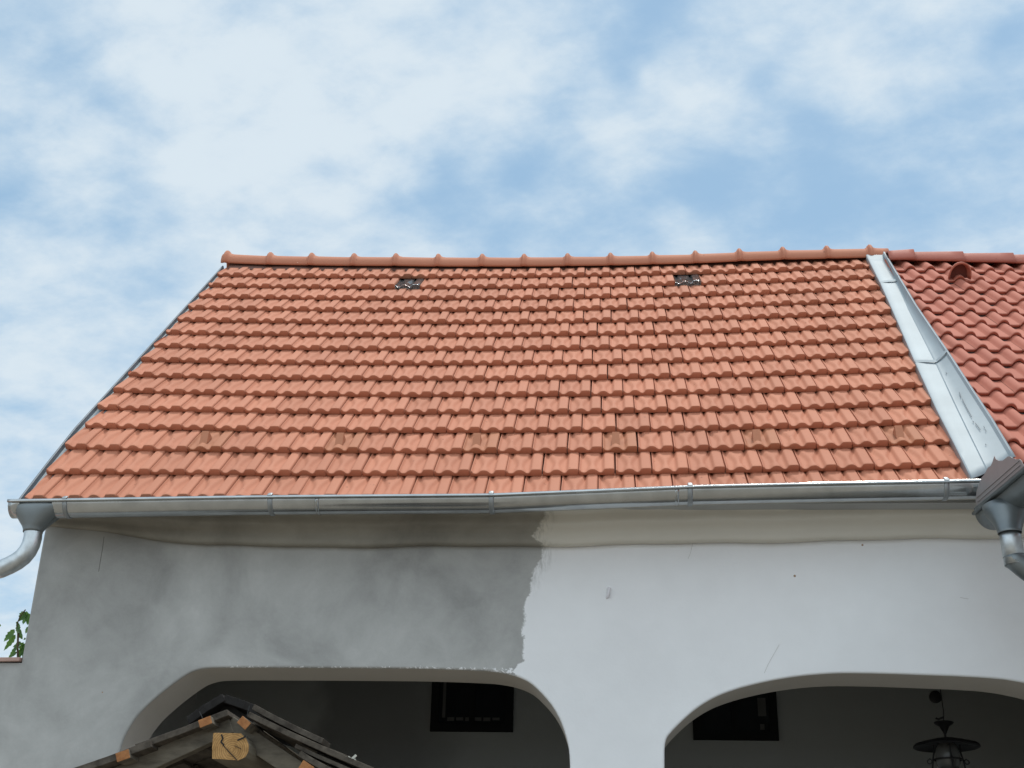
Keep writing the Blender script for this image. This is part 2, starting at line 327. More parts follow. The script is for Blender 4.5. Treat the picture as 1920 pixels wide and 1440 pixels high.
# ------------------------------------------------------------------ ground
g = mesh('courtyard_ground', [(-300, -300, 0), (300, -300, 0), (300, 300, 0), (-300, 300, 0)], [(0, 1, 2, 3)],
         mat('pale_courtyard_gravel', (.25, .22, .18), .95, var=.12, vscale=.8, bump=.3, bscale=40))
g['kind'] = 'structure'; g.name = 'ground'

# ------------------------------------------------------------------ farmhouse
AL = 0.81994749; G = 0.28622277; TW = .21
XV, YE, ZE = -3.349945, 6.805612, 4.08825
CA, SA = math.cos(AL), math.sin(AL)
NRM = Vector((0, -SA, CA)); USL = Vector((0, CA, SA))
def sag(x):
    t = min(1.15, max(-1, ((x-XV)/TW-13)/13)); return -.0496*(1-t*t)
def roofP(x, s, h=0.0):             # s: metres up the slope from the eave row's lower edge, h: above the plane
    k = max(0, 1-s/(2.6*G)); dz = -(.062*math.exp(-max(0, x-XV)/1.1)+.014)*k
    return Vector((x, YE+s*CA+.01204*(x-XV), ZE+s*SA+sag(x)+dz)) + NRM*h
YW = 7.106                          # face of the porch wall
RIDGE_S = 14*G + .36

house = thing('farmhouse', 'farmhouse with salmon tiled roof, zinc gutter and half-whitewashed arched porch wall', 'house')

# front wall with its two arches (soffits are a separate lime-washed reveal)
A1 = [(-2.705, 0), (-2.705, 2.55), (-2.70, 2.70), (-2.674, 2.791), (-2.621, 2.887), (-2.516, 2.995), (-2.378, 3.105), (-2.32, 3.128), (-2.261, 3.139), (-2.079, 3.142), (-1.6, 3.142), (-1.031, 3.141),
      (-.735, 3.131), (-.66, 3.126), (-.574, 3.112), (-.50, 3.088), (-.441, 3.055), (-.353, 2.965), (-.31, 2.90), (-.28, 2.838), (-.246, 2.727), (-.24, 2.617), (-.238, 2.4), (-.238, 0)]
A2 = [(.257, 0), (.257, 2.62), (.261, 2.765), (.30, 2.812), (.36, 2.871), (.44, 2.938), (.535, 2.994), (.62, 3.027), (.708, 3.054), (.85, 3.087), (.995, 3.11), (1.12, 3.122), (1.251, 3.128), (1.559, 3.122),
      (2.003, 3.106), (2.165, 3.082), (2.32, 3.04), (2.45, 2.975), (2.56, 2.88), (2.63, 2.78), (2.66, 2.62), (2.66, 0)]
def smoothpts(P, a, b, it=2):
    for _ in range(it):
        Q = P[:a+1]
        for (x0, z0), (x1, z1) in zip(P[a:b], P[a+1:b+1]):
            Q += [(x0*.75+x1*.25, z0*.75+z1*.25), (x0*.25+x1*.75, z0*.25+z1*.75)]
        Q += P[b:]
        P = Q; b = len(P)-2
    return P
A1 = smoothpts(A1, 1, len(A1)-2); A2 = smoothpts(A2, 1, len(A2)-2)
TH = .36
def prism(outline, y0, y1):
    n = len(outline); V = [(x, y0, z) for x, z in outline]+[(x, y1, z) for x, z in outline]
    F = [tuple(range(n)), tuple(range(2*n-1, n-1, -1))]+[(i, i+n, (i+1) % n+n, (i+1) % n) for i in range(n)]
    return V, F
outl = [(-3.343, 0)]+A1+A2+[(3.4, 0), (3.4, 4.02), (-3.343, 4.02)]
V, F = prism(outl, YW, YW+TH)
wall = mesh('porch_wall', V, F, M_WALL, house)
bmx = bmesh.new(); bmx.from_mesh(wall.data); bmesh.ops.recalc_face_normals(bmx, faces=bmx.faces); bmx.to_mesh(wall.data); bmx.free()
wall.data.materials.append(M_SOFF)
for p_ in wall.data.polygons:
    c = p_.center
    if len(p_.vertices) == 4 and abs(p_.normal.y) < .3 and c.z < 3.2 and c.x > -3.3 and c.x < 3.3 and abs(c.y-YW-TH/2) < .05: p_.material_index = 1
bv = wall.modifiers.new('bevel', 'BEVEL'); bv.width = .012; bv.segments = 3; bv.limit_method = 'ANGLE'; bv.angle_limit = rad(50)
bv.material = 0

# gable wall, back wall, porch room
mb = MB()
mb.hexa([(-3.343, YW+TH, 0), (-3.10, YW+TH, 0), (-3.10, 13, 0), (-3.343, 13, 0), (-3.343, YW+TH, 4.0), (-3.10, YW+TH, 4.0), (-3.10, 13, 4.0), (-3.343, 13, 4.0)])
RY = YE+RIDGE_S*CA; RZ = ZE+RIDGE_S*SA
mb.add([(-3.343, YW, 4.02), (-3.343, 2*RY-YW, 4.02), (-3.343, RY, RZ-.35), (-3.10, YW, 4.02), (-3.10, 2*RY-YW, 4.02), (-3.10, RY, RZ-.35)],
       [(0, 2, 1), (3, 4, 5), (0, 3, 5, 2), (1, 2, 5, 4), (0, 1, 4, 3)])
mb.build('gable_wall', M_CEM, house)
mb = MB(); PY = 9.55
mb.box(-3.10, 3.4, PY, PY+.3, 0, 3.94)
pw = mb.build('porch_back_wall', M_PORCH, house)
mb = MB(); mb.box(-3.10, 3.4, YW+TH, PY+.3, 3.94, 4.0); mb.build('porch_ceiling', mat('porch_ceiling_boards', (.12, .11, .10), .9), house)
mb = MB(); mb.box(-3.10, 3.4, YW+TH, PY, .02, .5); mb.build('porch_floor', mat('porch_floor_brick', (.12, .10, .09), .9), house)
mb = MB(); mb.box(-3.10, 6.6, 13.0, 13.25, 0, 4.0); mb.build('rear_wall', M_CEM, house)
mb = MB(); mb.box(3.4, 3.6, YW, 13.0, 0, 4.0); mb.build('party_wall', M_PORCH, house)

# cornice: a swelling plaster moulding whose foot wanders along the wall
foot = [(-3.36, 3.965), (-3.0, 3.94), (-2.7, 3.885), (-2.346, 3.845), (-1.7, 3.835), (-.446, 3.836), (.448, 3.85), (2.0, 3.878), (3.4, 3.89)]
rows = []
nx = 90
for i in range(nx+1):
    x = -3.346+6.74*i/nx; zf = lerp(foot, x)+.004*math.sin(x*5.1)+.003*math.sin(x*11+1); r = 4.075-zf; k = min(1, r/.2)
    prof = [(.003, 0), (.03, -.004), (.060, -.002), (.071, .008), (.076, .028), (.077, .052), (.079, .066), (.090, .078), (.114, .088), (.130, .093), (.137, .102), (.141, .122), (.143, .140), (.155, .150), (.22, .156), (.31, .162)]
    rows.append([(x, YW-o*k, zf+(dz if dz < .2 else dz)*(r/.2 if r < .2 else 1)) for o, dz in prof])
mb = MB(); mb.grid(rows)
b0 = len(mb.V)
mb.build('cornice', M_CORN, house, smooth=60)
# eave board closing the gap above the cornice
mb = MB(); mb.box(-3.343, 3.4, YE+.05, YW+.05, 4.0, 4.03); mb.build('eave_board', M_CEM, house)

# ---- roof of the farmhouse
PROF = [(-.0005, -.022), (.0003, .000), (.003, .006), (.0065, .006), (.0105, .000), (.016, -.005), (.024, -.0075), (.033, -.008), (.042, -.006), (.050, .000), (.058, .0065), (.066, .0105), (.073, .0120), (.079, .0122), (.085, .0120), (.092, .0105), (.100, .0065),
        (.108, .000), (.116, -.006), (.124, -.008), (.132, -.007), (.139, -.001), (.145, .0085), (.150, .0130), (.156, .0146), (.180, .0150), (.196, .0146), (.202, .0125), (.2052, .006), (.2058, -.022)]
def bumpshape(x, v):
    if v < .07: return None
    f = min(1, max(0, (v-.13))/(G-.14)); f = f*f*(3-2*f)
    hw = .031+.023*f; pl = .003+.040*f
    d = abs(x-.078); 
    if d > hw: return 0
    t = 1 if d < pl else 1-(d-pl)/(hw-pl)
    return t*t*(3-2*t)
def main_tile(x0=0.0, x1=TW):
    P = [p for p in PROF if x0-.001 <= p[0] <= x1+.001]
    if x0 > 0: P = [(x0, -.012), (x0+.0005, .004)]+P
    if x1 < TW-.003: P = P+[(x1+.0005, P[-1][1]-.003), (x1+.001, -.012)]
    vs = [(.05, 'u'), (.009, 'b'), (0, 'e'), (.002, 'r'), (.007, 't'), (.015, 't'), (.05, 't'), (.075, 't'), (.10, 't'), (.13, 't'), (.16, 't'), (.19, 't'), (.22, 't'), (.25, 't'), (.33, 't')]
    out = []
    for v, k in vs:
        row = []
        for x, h in P:
            bs = bumpshape(x, v); hh = h
            if bs is not None and .024 < x < .133: hh = -.008+.0198*bs*(1-.2*min(1, v/G))
            if v > .10 and .035 < x < .121:
                pass
            base = .031-.040*v/G
            top = base+hh
            if k == 't': z = top
            elif k == 'r': z = top-.002
            elif k == 'e': z = top-.008 if h > -.02 else top
            else: z = -.002 if h > -.02 else base-.03
            if k == 'u': z += .001
            row.append((x, v, z))
        out.append(row)
    return out
TILE_CACHE = {}
def stamp(MBo, tile, X0, S0, P, jit=True):
    jx = random.uniform(-.0015, .0015); js = random.uniform(-.003, .003); jh = random.uniform(-.001, .0025); ja = random.uniform(-.008, .008); jt = random.uniform(-.012, .012)
    n = len(tile[0]); b = len(MBo.V)
    for row in tile:
        for x, v, h in row:
            MBo.V.append(P(X0+x+jx-ja*v, S0+v+js+ja*(x-.1), h+jh+jt*(x-.1)*.3))
    for i in range(len(tile)-1):
        for j in range(n-1):
            MBo.F.append((b+i*n+j, b+i*n+j+1, b+(i+1)*n+j+1, b+(i+1)*n+j))
frac = [1, .5, 1, .6, 1, .5, .92, .35, .84, .33, .66, 1, .65, 1, .55]
verge = [-.004, 0, 0, 0, 0, 0, 0, 0, .004, 0, 0, .02, .01, .01, .006]
# survey of the valley: edge of the zinc on the tiles, its fold, and its far edge on the red roof
def on_main(px, py, h=.064):
    P = hit(px, py, roofP(0, 0, h), NRM)
    for _ in range(3): P = hit(px, py, roofP(P.x, 0, h), NRM)
    return P
LEFT = [(1624, 478), (1651, 532), (1672.5, 580), (1716, 680), (1756, 768), (1790, 834), (1822, 899)]
FOLD = [(1655, 478), (1682, 530), (1704, 580), (1756, 682), (1793, 762), (1822, 822), (1853, 885)]
RIGHT = [(1656, 476), (1684, 523), (1716, 577), (1775, 664), (1819, 732), (1857, 790), (1900, 862)]
Lp = [on_main(*p) for p in LEFT]
def s_of(P): return (P.z-ZE-sag(P.x)+0)/SA
roof_root_m = MB()
special = {}      # (row, col) -> kind
guards = [(388, 832), (637, 832), (890, 832), (1145, 822), (1412, 818), (1688, 815)]
glass_px = [(769, 531), (1288, 527)]
guard_t, glass_t = [], []
for r in range(1, 16):
    s0 = (15-r)*G; f = frac[r-1]
    # right-hand limit: a little under the valley zinc
    best = min(Lp, key=lambda P: abs(P.z-(ZE+s0*SA)))
    xl = lerp(sorted([(P.z, P.x) for P in Lp]), ZE+s0*SA+.03)
    x = XV+verge[r-1]-(1-f)*TW if f < .99 else XV+verge[r-1]
    first = True
    while x < xl-.018:
        c = Vector((x+TW/2, 0, 0)); pxc = proj(roofP(x+TW*.5, s0+.12, .02)); kind = None
        if r == 13:
            for gx, gy in guards:
                if abs(pxc[0]-gx) < 34: kind = 'guard'
        if r == 2:
            for gx, gy in glass_px:
                if abs(pxc[0]-gx) < 24: kind = 'glass'
        if first and f < .99:
            t = main_tile((1-f)*TW, TW)
        else:
            t = main_tile()
        if kind == 'glass': glass_t.append((x, s0, t))
        elif kind == 'guard': guard_t.append((x, s0, t))
        else: stamp(roof_root_m, t, x, s0, roofP)
        x += TW; first = False
roof = roof_root_m.build('tiled_roof', M_CLAY, house, smooth=50)
for x, s0, t in glass_t[:2]:
    b = MB(); stamp(b, t, x, s0, lambda a, c, h: roofP(a, c, h-.002)); b.build('glass_roof_tile', M_GTILE, roof, smooth=50)['label'] = 'clear moulded glass roof tile'
used = []
for x, s0, t in guard_t:
    if any(abs(x-u) < .3 for u in used):
        stamp(roof_root_m, t, x, s0, roofP); b = MB(); stamp(b, t, x, s0, roofP); b.build('roof_tile', M_CLAY, roof, smooth=50); continue
    used.append(x)
    b = MB(); stamp(b, t, x, s0, roofP)
    a0, a1 = x+.055, x+.102
    n0 = len(b.V)
    pts = [(a0, .05, .03), (a1, .05, .03), (a1-.002, .135, .075), (a0+.002, .135, .075), (a0, .165, .012), (a1, .165, .012)]
    b.V += [roofP(p[0], s0+p[1], p[2]) for p in pts]
    b.F += [(n0, n0+1, n0+2, n0+3), (n0+3, n0+2, n0+5, n0+4), (n0, n0+3, n0+4), (n0+1, n0+5, n0+2)]
    b.build('snow_guard_tile', M_GUARD, roof, smooth=40)['label'] = 'roof tile with a snow-stop nose'

# underlay deck and rear slope
mb = MB()
def slab(x0, x1, s0, s1, h0, h1):
    n = 14; R1 = []
    for i in range(n+1):
        x = x0+(x1-x0)*i/n; R1.append([roofP(x, s0, h0), roofP(x, s1, h0), roofP(x, s1, h1), roofP(x, s0, h1), roofP(x, s0, h0)])
    mb.grid(R1, True)
slab(-3.33, 2.6, .04, RIDGE_S-.12, -.05, -.022)
mb.build('roof_deck', M_DECK, house)
mb = MB()
mb.grid([[(-3.38, RY+.02, RZ-.06), (5.6, RY+.02, RZ-.06)], [(-3.38, 2*RY-YE, ZE), (5.6, 2*RY-YE, ZE)]])
mb.build('rear_roof_slope', M_CLAY, house, solid=.05)

# ridge tiles: flared collar then a half-round barrel
caps = [430, 510, 587, 666, 744, 823, 905, 983, 1064, 1144, 1222, 1302, 1384, 1465, 1547, 1627]
capy = [474, 477, 478, 479, 479, 480, 480, 480, 479, 478, 476, 474, 470, 467, 465, 463]
RYC = RY+.012
for i, (cx_, cyp) in enumerate(zip(caps, capy)):
    p = at(cx_, cyp, RYC); nx_ = at(caps[i+1], capy[i+1], RYC) if i < 15 else p+Vector((.17, 0, 0.0))
    b = MB(); Lc = (nx_.x-p.x)
    prof = [(-.034, .084), (-.03, .088), (-.018, .094), (-.010, .110), (-.002, .119), (.006, .119), (.014, .112), (.022, .100), (.034, .092), (.05, .0885), (.062, .086), (.2, .084), (Lc-.045, .083), (Lc-.035, .085), (Lc-.015, .085)]
    if i == 15: prof = prof[:11]+[(.10, .084), (.155, .083)]
    rows = []
    for dx, r in prof:
        row = []; k = dx/Lc; zc = p.z+(nx_.z-p.z)*k-.119
        for j in range(19):
            a = math.pi*(-.12+1.24*j/18); rr_ = r*(.97 if 0 <= a <= math.pi else 1.0)
            row.append((p.x+dx, RYC-math.cos(a)*rr_, zc+math.sin(a)*r))
        rows.append(row)
    b.grid(rows, False)
    b.build('ridge_tile', M_RIDGE, roof, smooth=35, solid=.012)
# mortar bed beneath the caps
mb = MB(); n = 30
mb.grid([[roofP(XV+.02+(5.52)*i/n, RIDGE_S-.13, .0), roofP(XV+.02+(5.52)*i/n, RIDGE_S-.02, .02)] for i in range(n+1)][0:n+1], True)
mb.build('ridge_mortar', mat('ridge_mortar', (.16, .08, .06), .9), house)

# verge flashing down the left edge
mb = MB()
def strip(xs_h, s0, s1, n=10):
    for (xa, ha), (xb, hb) in zip(xs_h, xs_h[1:]):
        mb.grid([[roofP(xa+0*k, s0+(s1-s0)*k/n, ha), roofP(xb, s0+(s1-s0)*k/n, hb)] for k in range(n+1)])
strip([(-3.384, -.11), (-3.384, .018), (-3.378, .021), (-3.373, .018), (-3.371, -.010)], -.03, RIDGE_S-.1)
vf = mb.build('verge_flashing', M_VERGE, house, solid=.0015)
mb = MB(); strip([(-3.370, -.010), (-3.27, -.014)], -.03, RIDGE_S-.1)
mb.build('verge_tray', M_SHEET, vf, solid=.0015)

# ---- the red-tiled roof of the wing (its own slope, a little steeper to the right)
K2 = .257/.26
W2 = .16162683*K2; G2 = .257
O2 = EYE+(Vector((2.44280105, 9.62523619, 7.1421895))-EYE)*(.257/.26)
PSI, BE = rad(4.3821), rad(46.9308)
EX2 = Vector((math.cos(PSI), math.sin(PSI), -.0013)); DN2 = Vector((math.sin(PSI)*math.cos(BE), -math.cos(PSI)*math.cos(BE), -math.sin(BE)))
NR2 = EX2.cross(-DN2).normalized()
def roof2(x, s, h=0.0): return O2+EX2*x-DN2*s+NR2*h      # s up-slope from row 0 (negative = down)
Rp = [hit(px, py, roof2(0, 0, -.01), NR2) for px, py in RIGHT]
def prof2(x):                     # one pantile: flat pan then a high roll centred on x = 0
    c = .40*W2
    d = min(abs(x), abs(x-W2))
    return -.036+.036*(1-(d/.041)**2)**.75 if d < .041 else -.036-.003*math.sin(math.pi*(x-.041)/(W2-.082))
def tile2():
    n = 26; xs = [-.046+(W2+.0)*i/n for i in range(n+1)]
    rows = []
    for v, k in [(.03, 'u'), (.008, 'b'), (0, 'e'), (.003, 'r'), (.010, 't'), (.08, 't'), (.16, 't'), (.24, 't'), (.30, 't')]:
        row = []
        for x in xs:
            h = prof2((x) % W2)-.028*v/G2*1.0
            if k in 'ub': h -= .024
            elif k == 'e': h -= .007
            elif k == 'r': h -= .002
            row.append((x, v, h))
        if k in 't': row = row
        rows.append(row)
    return rows
T2 = tile2()
wing = thing('side_wing', 'side wing with darker red wavy pantile roof and scalloped gutter guard on the right', 'house', (0, 0, 0))
mbw = MB()
Rt = sorted([(P.z, (P-O2).dot(EX2)) for P in Rp])
def xlim2(z): return lerp(Rt, z)
vent_c = None
for r in range(1, 17):
    s0 = -r*G2
    zr = roof2(0, s0).z
    xl = xlim2(zr+.06)
    for c in range(-8, 22):
        x = c*W2
        if x-.046+W2 < xlim2(roof2(0, s0).z)+.012: continue
        t = T2
        if x-.046 < xlim2(roof2(0, s0).z)+.02:      # cut tile at the valley
            t = []
            for row in T2:
                v = row[0][1]; k0 = xlim2(roof2(0, s0+v).z)+.004-x
                t.append([(max(a, min(k0, W2-.047)), v, h) for a, v, h in row])
        if r == 2 and c == 2: vent_c = (x, s0)
        stamp(mbw, t, x, s0, roof2)
roof2o = mbw.build('pantile_roof', M_CLAY2, wing, smooth=50)
# hood-shaped vent tile
b = MB(); x, s0 = vent_c[0]+W2*.0, vent_c[1]
vp = hit(1800, 519, roof2(0, 0, -.01), NR2); x = (vp-O2).dot(EX2); s0 = -(vp-O2).dot(DN2)
rows = []
for v, hh, ww in [(0, .125, .082), (.006, .135, .086), (.02, .132, .080), (.06, .105, .064), (.11, .06, .045), (.16, .01, .03)]:
    rows.append([roof2(x+ww*math.cos(a)*(-1), s0+v, -.03+hh*math.sin(a)**.75) for a in [math.pi*k/16 for k in range(17)]])
b.grid(rows, True); b.build('vent_tile', M_CLAY2, roof2o, smooth=60, solid=.012)['label'] = 'hood-shaped clay vent tile'
b = MB(); b.grid([[roof2(x-.07, s0+.035, -.03), roof2(x+.07, s0+.035, -.03)], [roof2(x-.05, s0+.035, .05), roof2(x+.05, s0+.035, .05)], [roof2(x-.01, s0+.035, .088), roof2(x+.01, s0+.035, .088)]])
b.build('vent_throat', mat('vent_throat', (.12, .035, .025), .9), roof2o)
# ridge tiles of the wing: plain tapered half-rounds, open end on the right
rc = [(1662, 489), (1708, 487), (1802, 486), (1898, 485), (1996, 484), (2094, 483), (2192, 482)]
RY2 = O2.y+.02
for i in range(len(rc)-1):
    a = at(*rc[i], RY2); c_ = at(*rc[i+1], RY2); yy = RY2+(a.x-O2.x)*math.tan(PSI)
    b = MB(); rows = []
    r0, r1 = (.088, .106) if i else (.098, .112)
    x0 = a.x-(.05 if i else 0); x1 = c_.x+.012
    for k in range(5):
        t = k/4; r_ = r0+(r1-r0)*t; zc = a.z+(c_.z-a.z)*t-.028
        rows.append([(x0+(x1-x0)*t, yy+(x1-x0)*t*math.tan(PSI)-math.cos(q)*r_*.98, zc+math.sin(q)*r_) for q in [math.pi*w for w in (-.08, .0, .22, .26, .44, .56, .74, .78, 1.0, 1.08)]])
    b.grid(rows); b.build('ridge_tile', M_RIDGE2, roof2o, smooth=40, solid=.014)
mb = MB()
mb.hexa([roof2(-.1, -4.1, -.16), roof2(4, -4.1, -.16), roof2(4, .05, -.16), roof2(-.1, .05, -.16), roof2(-.1, -4.1, -.066), roof2(4, -4.1, -.066), roof2(4, .05, -.066), roof2(-.1, .05, -.066)])
dk = mb.build('roof_deck', M_DECK, wing)

# ---- valley zinc between the two roofs
mb = MB()
Fp = []
Fb = []
for (lx, ly), (fx, fy), R_ in zip(LEFT, FOLD, Rp): Fp.append(on_main(fx, fy, .072))
def up(P, d): return P+NRM*d
n = len(Lp)
def dens(P):       # subdivide
    Q = []
    for a, b in zip(P, P[1:]):
        for k in range(4): Q.append(a.lerp(b, k/4))
    return Q+[P[-1]]
Ld, Fd, Rd = dens(Lp), dens(Fp), dens(Rp)
rows = []
for a, f, r_ in zip(Ld, Fd, Rd):
    wd = (r_-f).length
    rows.append([a+NRM*-.05+Vector((.0, 0, 0)), a+NRM*0.0, a.lerp(f, .06)+NRM*.004, a.lerp(f, .5)+NRM*0.0, a.lerp(f, .95), f+NRM*.006, f.lerp(r_, .08)+NRM*.003, f.lerp(r_, .45), f.lerp(r_, .92)+NRM*.002, r_+NRM*.018, r_+NRM*.018+EX2*.012-NRM*.0])
mb.grid(rows, True)
vz = mb.build('valley_flashing', M_SHEET, house, smooth=35, solid=.002)
def seam(i, k, th=.006):
    a, f, r_ = Ld[i].lerp(Ld[i+1], k), Fd[i].lerp(Fd[i+1], k), Rd[i].lerp(Rd[i+1], k)
    b = MB(); d = (Ld[i+1]-Ld[i]).normalized()
    b.grid([[a+NRM*.005, f+NRM*.013, r_+NRM*.02], [a+NRM*(.005+th)+d*.004, f+NRM*(.013+th)+d*.004, r_+NRM*(.02+th)+d*.004], [a+NRM*.004+d*.03, f+NRM*.012+d*.03, r_+NRM*.019+d*.03]], True)
    b.build('lap_seam', M_SHEET, vz, solid=.001)
seam(3, .8); seam(11, .9)
M_SCUFF = mat('zinc_scuff', (.17, .19, .20), .6)
for pts in ([(1799, 736), (1802, 745)], [(1804, 748), (1812, 764), (1822, 782)], [(1829, 794), (1838, 806)], [(1767, 668), (1771, 660)], [(1845, 800), (1846, 803)], [(1848, 806), (1849, 809)], [(1848, 833), (1849, 835)], [(1824, 790), (1826, 792)], [(1774, 698), (1775, 701)]):
    P = []
    for px, py in pts:
        i = min(range(len(Fd)-1), key=lambda k: abs(proj(Fd[k])[1]-py)); f_, r_ = Fd[i], Rd[i]; n_ = (r_-f_).cross(Fd[i+1]-Fd[i]).normalized()
        if n_.dot(NRM) < 0: n_ = -n_
        P.append(hit(px, py, f_+n_*.006, n_)+n_*.003)
    b = MB(); b.tube(P, .0022, 5); b.build('scuff_mark', M_SCUFF, vz)

# ---- eave gutter
GR = .074
lip = [(-3.40, 3.994), (-1.885, 4.006), (-.665, 4.012), (.44, 4.051), (1.943, 4.078), (2.15, 4.081)]
GY = 6.706+GR
def gut_section(c, u, r, bead=True, back=.02):      # u = horizontal unit vector towards the front rim
    pts = [c-u*r+Vector((0, 0, back))]
    for k in range(17):
        a = math.pi*k/16; pts.append(c-u*(math.cos(a)*r)-Vector((0, 0, math.sin(a)*r)))
    if bead:
        for k in range(1, 9):
            a = 2*math.pi*k/9; pts.append(c+u*(r+.009-.009*math.cos(a))+Vector((0, 0, .009*math.sin(a))))
    return pts
def gut_center(x): return Vector((x, GY+.012*(x+3.4)*.0, lerp(lip, x)-.008+.0015*math.sin(x*2.3)))
mb = MB(); rows = []
x = -3.395
while x < 2.11:
    rows.append(gut_section(gut_center(x), Vector((0, -1, 0)), GR)); x += .05
mb.grid(rows, True)
# stop end
for end in (rows[0],):
    b = len(mb.V); mb.V += end[:18]; mb.F.append(tuple(range(b, b+18)))
gutter = mb.build('eave_gutter', M_ZINC, house, smooth=40, solid=.0016)
for bx in (122, 506, 921, 1295, 1779):
    p = at(bx, 950, 6.72); c = gut_center(p.x)
    b = MB(); rows = []
    for dx in (-.013, -.009, .009, .013):
        row = []
        rr_ = GR+(.004 if abs(dx) < .01 else .0015)
        for k in range(-2, 21):
            a = math.pi*k/18
            row.append(c+Vector((dx, math.cos(a)*rr_, -math.sin(a)*rr_)))
        row.append(c+Vector((dx, -GR-.022, .004))); row.append(c+Vector((dx, -GR-.016, .014))); row.append(c+Vector((dx, -GR+.004, .014)))
        rows.append(row)
    b.grid(rows); b.build('gutter_bracket', M_ZINCB, gutter, smooth=50, solid=.002)
for sx in (590, 1267):
    p = at(sx, 955, 6.72); b = MB()
    b.grid([gut_section(gut_center(p.x+d)+Vector((0, -.001, -.0005)), Vector((0, -1, 0)), GR+.0022, False, 0.0)[2:] for d in (-.0, .02)], True)
    b.build('lap_joint', M_ZINC, gutter, smooth=40, solid=.0012)
# outlet hopper and elbow at the left end
px_c = at(62, 995, GY)
c0 = gut_center(-3.24)
b = MB(); rows = []
zt = c0.z-.004; zb = px_c.z+.0
for t, hw, hd in [(0, .150, GR+.006), (.15, .146, GR+.006), (.3, .132, GR+.005), (.6, .098, GR*.92), (.85, .066, .060), (1.0, .054, .054), (1.08, .053, .053)]:
    z = zt+(zb-zt)*t; cx_ = -3.235+(px_c.x+3.235)*min(1, t)
    rows.append([(cx_+hw*math.copysign(abs(math.cos(q))**(.7+.3*t), math.cos(q)), GY+hd*math.copysign(abs(math.sin(q))**(.5+.5*min(1, t)), math.sin(q)), z) for q in [2*math.pi*j/28 for j in range(29)]])
b.grid(rows, True); b.build('outlet_hopper', M_DARKZ, gutter, smooth=50, solid=.0015)
b = MB(); path = [(62, 985), (62, 1000), (61.5, 1008), (58, 1021), (52, 1033), (43, 1044), (31, 1053), (18, 1060), (2, 1067), (-3, 1068.5)]
pp = [at(a, c_, GY) for a, c_ in path]
b.tube(pp, [.049]*len(pp), 24, cap=False); b.build('outlet_elbow', M_PIPE, gutter, smooth=60, solid=.002)

# ---- gutter of the wing, running out towards the courtyard, with splash guard and downpipe
A = at(1832, 955, 6.72); B = hit(1920, 880, A, Vector((0, 0, 1)))
dv = (B-A).normalized(); side = Vector((-dv.y, dv.x, 0))          # side points to +x (behind the rim)
if side.x < 0: side = -side
R3 = .088
mb = MB(); rows = [gut_section(A+dv*t+side*(R3+.012)+Vector((0, 0, -.004)), -side, R3) for t in (-.06, 0, .1, .3, .6, 1.2, 2.4)]
mb.grid(rows, False); e = len(mb.V); mb.V += rows[0][:18]; mb.F.append(tuple(range(e, e+18)))
wg = mb.build('wing_gutter', M_DARKZ, wing, smooth=40, solid=.0016)
mb = MB()
mb.tube([A+dv*t+Vector((-.004, 0, .0)) for t in (-.0, .3, .66, 2.3)], .0125, 12); mb.build('gutter_rim', M_DARKZ, wg, smooth=60)
out = [(1832, 952), (1829, 941), (1831, 921), (1835, 908), (1840, 896), (1846, 889), (1850, 881), (1852, 877), (1858, 873), (1861, 866), (1864, 855), (1867, 861), (1873, 864), (1880, 863.5), (1886, 859), (1890, 855.5),
       (1894, 856), (1897, 858.5), (1904, 861), (1911, 860.5), (1915, 864), (1919, 873), (1921, 880)]
pn = Vector((-dv.y, dv.x, 0))
po = [hit(a, c_, A-side*.004, pn) for a, c_ in out]
b = MB(); n = len(po); b.V += [p for p in po]+[p+side*.003 for p in po]; b.F += [tuple(range(n)), tuple(range(2*n-1, n-1, -1))]+[(i, (i+1) % n, (i+1) % n+n, i+n) for i in range(n)]
b.build('splash_guard', M_FAN, wg)['label'] = 'scalloped fan-shaped splash guard'
b = MB()
for k, hgt in ((.030, 1), (.055, 1)):
    b.tube([A+dv*t-side*.006+Vector((0, 0, k)) for t in (.03, .58)], .0022, 6)
b.build('guard_crease', M_FAN, wg)
# hopper of the wing gutter
ph = at(1893, 995, 6.45); ct = A+dv*.16+side*(R3)
b = MB(); rows = []
for t, hw in [(0, .118), (.25, .112), (.5, .09), (.8, .068), (1.0, .059), (1.10, .058)]:
    cc = Vector((ct.x, ct.y, A.z-.03)).lerp(ph, t)
    rows.append([(cc.x+hw*math.cos(q), cc.y+hw*math.sin(q)*(1.1 if t < .3 else 1), cc.z) for q in [2*math.pi*j/28 for j in range(29)]])
b.grid(rows, True); b.build('outlet_hopper', M_DARKZ, wg, smooth=50, solid=.0015)
p1 = ph+Vector((.004, 0, -.15)); b = MB()
b.tube([ph, ph+Vector((.0, 0, -.05)), p1+Vector((0, 0, -.03))], .052, 24, cap=False); b.build('downpipe', M_PIPE, wg, smooth=60, solid=.0015)
b = MB(); b.tube([p1+Vector((0, 0, .016)), p1+Vector((.002, 0, -.004)), p1+Vector((.055, .003, -.052)), p1+Vector((.30, .02, -.24))], [.0545, .055, .056, .056], 24, cap=False); b.tube([p1+Vector((.29, .02, -.22)), p1+Vector((.36, .02, -.34)), Vector((p1.x+.36, p1.y+.02, .1))], .055, 20)
b.build('downpipe_elbow', M_DARKZ, wg, smooth=40, solid=.0015)
